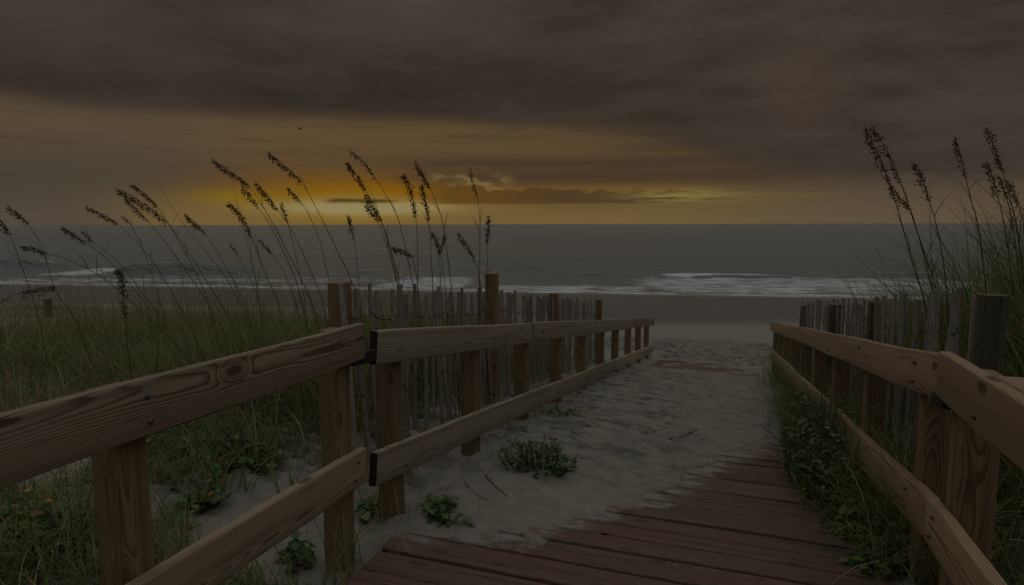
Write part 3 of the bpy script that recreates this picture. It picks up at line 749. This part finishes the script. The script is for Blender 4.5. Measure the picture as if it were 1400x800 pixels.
def plant(name, label, cat, ctr, rx, ry, h, nst, per, size, kind, seed, yellow=.05, group=None, upright=.5, rot=0.):
    rg = np.random.default_rng(seed+500); root = thing(name, label, cat, (ctr[0], ctr[1], gz(ctr[0], ctr[1])), group)
    st = MB(); lf = MB()
    for i in range(nst):
        a = rg.uniform(0, 2*np.pi); rr = math.sqrt(rg.random())
        dx, dy = rx*rr*math.cos(a), ry*rr*math.sin(a)
        bx, by = ctr[0]+(dx*math.cos(rot)-dy*math.sin(rot)), ctr[1]+(dx*math.sin(rot)+dy*math.cos(rot))
        hh = h*(1-.55*rr**2)*rg.uniform(.5, 1.15); q0 = (ctr[0]*.6*upright+bx*(1-.6*upright), ctr[1]*.6*upright+by*(1-.6*upright))
        p0 = np.array([q0[0], q0[1], gz(*q0)-.01]); p1 = np.array([bx, by, gz(bx, by)+hh]); bend = rg.normal(0, .02, 3)
        pts = [p0+(p1-p0)*f+bend*math.sin(f*3.1) for f in np.linspace(0, 1, 5)]
        V, Fc = tube(pts, np.linspace(.0028, .0012, 5), 4); st.add(V, Fc, (.09, .075, .035))
        for j in range(per):
            f = rg.uniform(.25, 1); p = p0+(p1-p0)*f+bend*math.sin(f*3.1)
            V, Fc = leaf(size*rg.uniform(.55, 1.25), kind, rg)
            V = V @ rotm(rg.uniform(0, 2*np.pi), rg.uniform(-.5, .7), rg.normal(0, .45)).T+p
            c = LEAFC[rg.integers(0, len(LEAFC))]*rg.uniform(.7, 1.45)
            if rg.random() < yellow: c = np.array([(.26, .17, .03), (.20, .09, .03), (.19, .18, .04)][rg.integers(0, 3)])
            lf.add(V, Fc, c)
    st.build('stem', M_OAT, root); lf.build('foliage', M_LEAF, root)
    return root
def gp(px, py):
    p = atZ(px, py, -.05)
    for _ in range(8): p = atZ(px, py, gz(p[0], p[1]))
    return p
plant('beach_shrub', 'small leafy bush on the sand slope beside the left sloping railing', 'shrub', gp(735, 640), .24, .20, .17, 90, 8, .026, 'oval', 1, .03)
plant('trailing_vine', 'ivy-like vine trailing over sand right of the first sloping left post', 'vine', gp(602, 694), .10, .22, .045, 30, 3, .034, 'heart', 2, .03, upright=1.5, rot=.4)
plant('trailing_vine', 'little leafy seedling vine beside the boards, nearest the left corner of the deck', 'vine', gp(616, 733), .11, .05, .04, 14, 3, .03, 'heart', 3, .12, upright=1.5)
plant('beach_shrub', 'mounded bush with yellowing leaves spilling through the lower right sloping rail', 'shrub', (.52, 3.95), .20, .85, .54, 400, 8, .030, 'oval', 4, .10, rot=.0)
plant('beach_shrub', 'smaller bush in dry grass farther down along the lower right sloping rail', 'shrub', (.56, 5.45), .12, .55, .40, 150, 8, .028, 'oval', 24, .12)
plant('beach_shrub', 'bright leafy bush at the foot of the right railing beside the boards', 'shrub', gp(1178, 725), .17, .24, .17, 90, 8, .042, 'oval', 5, .03)
plant('leafy_herb', 'flat leafy herb on sand at the bottom right of the deck', 'herb', gp(1200, 772), .14, .12, .08, 34, 5, .05, 'oval', 6, .03)
plant('leafy_herb', 'broad leaved herb growing between the two nearest left posts', 'herb', gp(300, 625), .42, .26, .13, 110, 5, .036, 'heart', 7, .06, upright=1.5)
plant('leafy_herb', 'round leaved herb on sand behind the lower left rail', 'herb', gp(270, 690), .20, .12, .10, 26, 4, .042, 'heart', 8, .03, upright=1.5)
plant('leafy_herb', 'dark leafy herb in the sand left of the nearest left post', 'herb', gp(60, 735), .30, .18, .12, 90, 5, .036, 'heart', 9, .08, upright=1.5)
plant('leafy_herb', 'dark green leaves under the lower rail beside the second left post', 'herb', gp(405, 770), .10, .07, .10, 16, 3, .042, 'heart', 10, .03, upright=1.3)
plant('leafy_herb', 'weeds between the second left post and the first sloping post', 'herb', gp(505, 705), .09, .08, .10, 16, 3, .036, 'heart', 11, .03, upright=1.3)
plant('leafy_herb', 'small leafy weed by the third sloping left post', 'herb', gp(770, 568), .22, .10, .08, 18, 4, .035, 'oval', 12, .1, upright=1.3)
plant('leafy_herb', 'broad green leaves behind the right round post', 'herb', gp(1392, 690), .30, .22, .3, 60, 5, .055, 'oval', 13, .04, upright=.4)
# low green ground cover under the grass of the left dune
def cover(name, label, pts, size, seed, hmax, yellow=.06):
    rg = np.random.default_rng(seed); lf = MB()
    for (x, y) in pts:
        V, Fc = leaf(size*rg.uniform(.5, 1.3), ['heart', 'oval', 'long'][rg.integers(0, 3)], rg)
        V = V @ rotm(rg.uniform(0, 6.28), rg.uniform(-.3, .8), rg.normal(0, .4)).T+np.array([x, y, gz(x, y)+rg.random()**1.5*hmax])
        c = LEAFC[rg.integers(0, 5)]*rg.uniform(.6, 1.5)
        if rg.random() < yellow: c = np.array([(.22, .15, .03), (.16, .08, .03)][rg.integers(0, 2)])
        lf.add(V, Fc, c)
    tag(lf.build(name, M_LEAF), label, 'ground cover', kind='stuff')
cover('ground_cover', 'low leafy ground cover under the left dune grass', scatter(2600, -5.2, -1.75, 2.2, 5.6, 61, lambda x, y: smooth(.42, .55, fbm(x*1.5, y*1.5))*smooth(1.9, 2.7, y+(-x-2)*.4)), .04, 62, .12)
cover('ground_cover', 'small green leaves creeping over the sand under the near left railing', scatter(3800, -3.4, -1.47, 1.0, 3.0, 77, lambda x, y: smooth(.38, .48, fbm(x*1.8+3, y*1.8))), .034, 78, .09, .05)
cover('ground_cover', 'low leafy ground cover at the foot of the right slat fence', scatter(2600, .70, 2.4, 2.2, 6., 63, lambda x, y: .35+fbm(x*2, y*2)), .045, 64, .22, .05)
# yellow flowers
def flower(label, px, py, D):
    p = atD(px, py, D); g = gz(p[0], p[1]); root = thing('yellow_flower', label, 'flower', (p[0], p[1], g), 'yellow wildflowers')
    V, Fc = tube([(p[0]+.02, p[1], g), (p[0]+.01, p[1], (g+p[2])/2), tuple(p)], .0016, 4); MB().add(V, Fc, (.06, .09, .03)).build('stem', M_OAT, root)
    m = MB(); rg = np.random.default_rng(int(px*7+py))
    for i in range(9):
        V, Fc = leaf(.013, 'oval', rg); m.add(V @ rotm(i*.7, rg.uniform(.1, .8), 0).T+p, Fc, (.55, .30, .02))
    m.build('flower_head', M_LEAF, root)
for l, a, c, d in (('yellow flower highest of those left of the nearest left post', 103, 643, 2.3), ('yellow flower just below the highest one, left of the post', 90, 652, 2.35), ('lone yellow flower farthest left beneath the top rail', 37, 672, 2.2), ('yellow flower low among the leaves beside the post', 66, 686, 2.2), ('yellow flower touching the right side of the nearest left post', 203, 603, 3.0)):
    flower(l, a, c, d)

# ------------------------------------------------------------------ sea oats
OATC = (.115, .078, .036); SEEDC = np.array([(.13, .085, .036), (.09, .058, .026), (.17, .115, .052), (.22, .155, .07)])
def sea_oat(label, D, line, head, full=1., leaves=2, seed=0, rad=.0042):
    """line: picture points down the stem from its tip; head: how many of the first points carry seeds"""
    rg = np.random.default_rng(seed+900)
    tilt = rg.normal(0, .05)
    P = [atD(x, y, D*(1+tilt*(1-i/len(line)))) for i, (x, y) in enumerate(line)]
    a, b = P[-2], P[-1]; g = gz(b[0], b[1])
    if b[2] > g:
        dv = (b-a); dv = dv/abs(dv[2]) if dv[2] < -1e-3 else np.array([0, 0, -1.]); dv = np.array([dv[0]*.45, dv[1]*.45, -1.])
        e = b+dv*(b[2]-g+.02); P += [b+(e-b)*.5, e]
    P = np.array(P)
    # smooth it
    k = len(P); tt = np.linspace(0, k-1, (k-1)*5+1); i0 = np.clip(np.floor(tt).astype(int), 0, k-2); f = (tt-i0)[:, None]
    g_ = np.gradient(P, axis=0); h00 = 2*f**3-3*f**2+1; h10 = f**3-2*f**2+f; h01 = -2*f**3+3*f**2; h11 = f**3-f**2
    Q = h00*P[i0]+h10*g_[i0]+h01*P[i0+1]+h11*g_[i0+1]
    root = thing('sea_oat', label, 'sea oat', tuple(Q[-1]), 'sea oats standing on the dunes')
    V, Fc = tube(Q, np.linspace(.0009, rad, len(Q)), 5)
    MB().add(V, Fc, OATC).build('stem', M_OAT, root)
    if head:
        m = MB(); hq = Q[:int(head*5)+1]; Lh = np.linalg.norm(np.diff(hq, axis=0), axis=1).sum()
        n = min(420, int((55+470*Lh)*full)); V, Fc = tube(hq, .0022, 4); m.add(V, Fc, OATC)
        for i in range(n):
            f = .06+.94*rg.random(); q = f*(len(hq)-1); j = min(int(q), len(hq)-2); p = hq[j]+(hq[j+1]-hq[j])*(q-j)
            ax = hq[j]-hq[j+1]; ax = ax/np.linalg.norm(ax)
            env = math.sin(min(1, f*1.15+.08)*math.pi*.85)*.7+.3
            off = np.array([rg.normal(0, .008), rg.normal(0, .008), -abs(rg.normal(0, .016))])*env*(.8+.5*full)
            dirn = ax*rg.uniform(.2, 1.)+rg.normal(0, .35, 3)+np.array([0, 0, -.35]); dirn /= np.linalg.norm(dirn)
            s_ = np.cross(dirn, rg.normal(0, 1, 3)); s_ /= np.linalg.norm(s_); u_ = np.cross(dirn, s_)
            L_ = rg.uniform(.013, .027); wd = L_*.2; c0 = p+off
            VV = [c0, c0+dirn*L_*.45+s_*wd, c0+dirn*L_*.45+u_*wd*.4, c0+dirn*L_*.45-s_*wd, c0+dirn*L_*.45-u_*wd*.4, c0+dirn*L_]
            FF = [(0, 1, 2), (0, 2, 3), (0, 3, 4), (0, 4, 1), (5, 2, 1), (5, 3, 2), (5, 4, 3), (5, 1, 4)]
            m.add(VV, FF, SEEDC[rg.integers(0, 4)])
        m.build('seed_head', M_SEED, root)
    for i in range(leaves):
        f = rg.uniform(.35, .9); j = int(f*(len(Q)-1)); p = Q[j]
        az = math.pi+PSI+rg.normal(0, .9) if rg.random() < .7 else rg.uniform(0, 6.28)
        V, Fq, C = blades(np.array([p]), np.array([az]), np.array([rg.uniform(.2, .5)]), np.array([rg.uniform(.3, .8)]), np.array([rg.uniform(1., 2.4)]), np.array([.0045]), np.array([[.10, .085, .035]]), 10)
        mesh_obj('leaf', V, Fq, M_OAT, root, cols=C)
    return root
OATS = [
 ('dense brown seed head cut by the left picture edge below the horizon', 5.2, [(-6, 296), (3, 305), (13, 320), (30, 365), (52, 432)], 2, 1.2),
 ('drooping seed head leaning left, crossing the horizon nearest the left edge', 5.4, [(10, 282), (24, 292), (38, 306), (58, 338), (75, 395), (105, 440)], 2, 1.),
 ('sea oat with a nearly flat seed head on a long arching stem at far left', 4.6, [(28, 337), (45, 338), (64, 346), (100, 358), (160, 395), (260, 492)], 2, .8),
 ('long drooping seed head just touching the horizon at left, stem leaning far left', 5.0, [(116, 282), (138, 292), (161, 306), (195, 340), (222, 378), (262, 450)], 2, .9),
 ('short thick seed head below the horizon, left of the long drooping one', 5.6, [(84, 309), (98, 318), (117, 332), (150, 358), (210, 430)], 2, 1.1),
 ('tiny compact seed head beneath the horizon beside the short thick one', 6.4, [(111, 314), (119, 322), (129, 332), (165, 362), (215, 430)], 2, .5),
 ('fullest feathery seed head above the horizon in the left third', 4.6, [(158, 257), (190, 274), (228, 304), (262, 352), (315, 440)], 2, 2.0),
 ('slim seed head overlapping the top of the fullest feathery one', 5.3, [(178, 250), (196, 264), (216, 284), (240, 322), (280, 400)], 2, 1.),
 ('bare headless stem leaning left between feathery head and glow', 5.2, [(216, 249), (250, 305), (300, 368), (335, 428)], 0, 1.),
 ('faint little seed head low over the water under the feathery head', 6.5, [(167, 295), (172, 300), (178, 307), (197, 345), (222, 425)], 2, .4),
 ('hanging ragged seed head directly under the fullest feathery one', 5.2, [(170, 270), (185, 284), (202, 302), (240, 350), (300, 440)], 2, .8),
 ('short bushy seed head crossing the horizon, left of the sun glow', 5.4, [(252, 292), (264, 303), (279, 318), (302, 352), (336, 420)], 2, 1.4),
 ('tall curved seed head, first tall one left of the sun glow', 4.6, [(289, 217), (312, 233), (340, 254), (364, 290), (388, 335), (425, 412)], 2, 1.2),
 ('seed head tucked under the first tall one left of the glow', 5.1, [(330, 252), (341, 266), (352, 282), (373, 315), (405, 385)], 2, .8),
 ('thick ragged seed head sinking across the horizon left of the glow', 4.9, [(312, 276), (328, 292), (343, 322), (356, 358), (380, 415)], 2, 1.4),
 ('bare thin stem rising left of the ragged seed head', 5.8, [(317, 254), (335, 318), (352, 395)], 0, 1.),
 ('very small seed head low over the sea, left of the ragged one', 6.6, [(314, 332), (319, 339), (325, 348), (350, 400)], 2, .4),
 ('tallest curved seed head directly under the flying bird', 4.4, [(366, 208), (386, 224), (411, 248), (432, 284), (454, 328), (484, 395)], 2, 1.1),
 ('dense seed head to the left below the tallest one under the bird', 4.9, [(347, 246), (362, 264), (379, 286), (397, 312), (418, 355), (440, 410)], 2, 1.3),
 ('small seed head at the left rim of the bright opening', 5.4, [(393, 256), (401, 264), (411, 276), (424, 298), (437, 330), (452, 395)], 2, .9),
 ('short upright seed head beside the glow, above the horizon', 5.6, [(384, 276), (388, 288), (393, 302), (402, 340), (415, 400)], 2, .7),
 ('small leaning seed head over the water below the tallest ones', 5.9, [(354, 326), (362, 335), (372, 347), (388, 372), (405, 415)], 2, .8),
 ('slanted seed head against the brightest opening, left of the tall bent pair', 4.8, [(474, 221), (486, 238), (499, 258), (516, 290), (530, 330), (547, 405)], 2, 1.1),
 ('dark seed head low inside the bright opening, lower of a close pair', 4.9, [(500, 264), (508, 278), (520, 299), (532, 334), (549, 400)], 2, 1.2),
 ('small seed head beside the lower one in the bright opening', 5.1, [(500, 280), (507, 290), (516, 301), (530, 340), (546, 402)], 2, .8),
 ('upright feathery seed head over the horizon, above the first fence post', 5.6, [(476, 294), (479, 306), (484, 327), (488, 358), (492, 405)], 2, 1.),
 ('tall sparse seed head bending left, right part of the bright opening', 4.6, [(476, 203), (496, 220), (514, 245), (532, 274), (547, 308), (566, 400)], 2, .6),
 ('thick vertical seed head right of the bright opening, left of a pair', 4.7, [(550, 236), (560, 256), (568, 295), (571, 342), (571, 410)], 2, 1.5),
 ('tall seed head bending left at the right of the vertical pair', 4.7, [(567, 219), (576, 235), (587, 256), (597, 278), (607, 315), (618, 405)], 2, 1.),
 ('thick vertical seed head, right one of the pair beside the opening', 5.0, [(576, 250), (580, 270), (586, 300), (589, 340), (592, 405)], 2, 1.3),
 ('flat horizontal seed head over the water near the fence slats', 5.3, [(536, 338), (548, 341), (562, 350), (569, 375), (573, 410)], 2, 1.2),
 ('short dark seed head over the sea, left of two crossing ones', 5.5, [(590, 315), (596, 328), (601, 345), (606, 370), (610, 408)], 2, 1.),
 ('short dark seed head over the sea leaning right', 5.6, [(608, 320), (605, 332), (600, 347), (602, 372), (604, 408)], 2, .9),
 ('slim seed head under the small cumulus cloud', 5.0, [(642, 228), (646, 246), (652, 268), (656, 300), (656, 345), (655, 405)], 2, .5),
 ('compact seed head at the horizon, rightmost of the left dune', 5.0, [(669, 294), (668, 310), (666, 332), (667, 370), (666, 405)], 2, .9),
 ('slanting seed head below the horizon beside the rightmost one', 5.2, [(626, 318), (636, 332), (648, 353), (655, 378), (660, 410)], 2, 1.),
 ('golden upright seed head low in the left grass', 3.3, [(161, 366), (166, 382), (171, 432), (174, 470), (181, 524)], 2, 1.0),
 ('flat seed head low over the sand beside the lone post', 4.4, [(76, 391), (54, 394), (28, 401), (4, 412), (-30, 440)], 2, .9),
]
OATS_R = [
 ('tall heavy seed head, leftmost on the right dune', 3.6, [(1183, 172), (1192, 194), (1207, 226), (1222, 268), (1236, 318), (1250, 368), (1266, 425)], 3, 1.0),
 ('tallest seed head leaning against the leftmost one on the right dune', 3.7, [(1190, 169), (1202, 188), (1217, 216), (1232, 252), (1250, 305), (1272, 372), (1285, 425)], 3, .9),
 ('ragged drooping seed head just below the two tall ones at right', 3.8, [(1216, 254), (1228, 268), (1244, 286), (1254, 316), (1268, 370), (1280, 425)], 2, 1.1),
 ('seed head with big hanging spikelets, middle of the right dune', 3.5, [(1249, 223), (1260, 240), (1271, 276), (1281, 312), (1290, 360), (1296, 425)], 2, 1.0),
 ('bare straight stem beside the middle seed head at right', 3.9, [(1271, 244), (1272, 320), (1276, 420)], 0, 1.),
 ('seed head standing alone between middle stem and right edge', 3.5, [(1305, 186), (1311, 206), (1320, 242), (1328, 275), (1338, 315), (1350, 420)], 2, .8),
 ('tall seed head near the right picture edge, highest there', 3.3, [(1349, 174), (1358, 198), (1370, 232), (1380, 268), (1391, 318), (1402, 420)], 2, .9),
 ('slim seed head left of the highest one by the right edge', 3.6, [(1349, 221), (1356, 240), (1364, 268), (1372, 302), (1382, 370), (1388, 430)], 2, .9),
 ('small seed head between two others by the right edge', 3.9, [(1366, 240), (1371, 254), (1377, 272), (1384, 305), (1395, 400)], 2, .7),
 ('seed head at the very right edge, lowest of its group', 3.6, [(1377, 246), (1384, 258), (1393, 282), (1401, 318), (1412, 420)], 2, 1.),
 ('thin low stalk with few seeds on the right dune', 4.4, [(1354, 326), (1356, 338), (1358, 350), (1362, 410)], 2, .3),
]
for i, (l, D, ln_, hd, fl) in enumerate(OATS): sea_oat(l, D, ln_, hd, fl*1.0, 4+(i % 3), i)
for i, (l, D, ln_, hd, fl) in enumerate(OATS_R): sea_oat(l, D, ln_, hd, fl*.75, 6, 60+i, .005)

# ------------------------------------------------------------------ small things
def bird():
    c = atD(411, 176, 26.); root_v = Vector(c); rad = [.006, .022, .032, .028, .016, .006]
    m = MB(); pts = [np.array([dx, 0, dz]) for dx, dz in ((.115, .02), (.085, .022), (.03, .01), (-.04, -.005), (-.10, -.015), (-.15, -.02))]
    V, Fc = tube(pts, np.array(rad), 8); m.add(V, Fc, (.05, .045, .04))
    for sg in (-1, 1):
        w = [(.06, sg*.02, .02), (.075, sg*.14, .075), (.01, sg*.30, .03), (-.05, sg*.36, -.03), (-.05, sg*.16, .055), (-.045, sg*.02, .012)]
        up_ = [(a, b_, z_+.008) for a, b_, z_ in w]; V = w+up_; n = 6
        Fc = [(0, 1, 4, 5), (1, 2, 3, 4), (11, 10, 7, 6), (10, 9, 8, 7)]+[(i, (i+1) % n, n+(i+1) % n, n+i) for i in range(n)]
        m.add(V, Fc, (.05, .045, .04))
    M = Matrix.Translation(root_v) @ Matrix.Rotation(.35, 4, 'Z') @ Matrix.Rotation(.35, 4, 'X') @ Matrix.Scale(.62, 4)
    tag(m.build('bird', M_SEED, None, M), 'small dark seabird flying in front of the clouds', 'bird')
bird()
def twig(label, pxs, r):
    P = []
    for (a, c) in pxs:
        q = gp(a, c); P.append((q[0], q[1], q[2]+r*.6+.004))
    V, Fc = tube(np.array(P), np.linspace(r, r*.5, len(P)), 6)
    c0 = V.mean(0); o = MB().add(V-c0, Fc, (.07, .05, .035)).build('driftwood_twig', M_OAT, None, Matrix.Translation(Vector(c0)))
    tag(o, label, 'twig', 'twigs lying on the sand')
twig('dark twig on the sand slope between vine and bush', [(655, 643), (664, 652), (676, 665), (694, 680)], .0035)
twig('thin twig on the sand in the middle of the path', [(915, 601), (932, 598), (945, 592), (955, 588)], .004)
twig('curved hair-thin twig on the left sand slope', [(626, 645), (636, 662), (652, 678), (668, 686)], .002)
twig('short dark twig on the sand near the right railing', [(1042, 585), (1052, 592), (1062, 598)], .005)
def fallen(label, px, py):
    p = atZ(px, py, -.06)
    for _ in range(6): p = atZ(px, py, float(deckz(p[1]))+.004)
    rg = np.random.default_rng(5); V, Fc = leaf(.045, 'oval', rg); V = np.concatenate([V, V-np.array([0, 0, .001])])
    Fc = Fc+[tuple(i+len(V)//2 for i in f[::-1]) for f in Fc]
    o = MB().add(V, Fc, (.28, .07, .02)).build('fallen_leaf', M_LEAF, None, Matrix.Translation(Vector((p[0], p[1], p[2]+.004))) @ Matrix.Rotation(1.2, 4, 'Z'))
    tag(o, label, 'leaf')
fallen('single orange dead leaf lying on the boards', 833, 731)
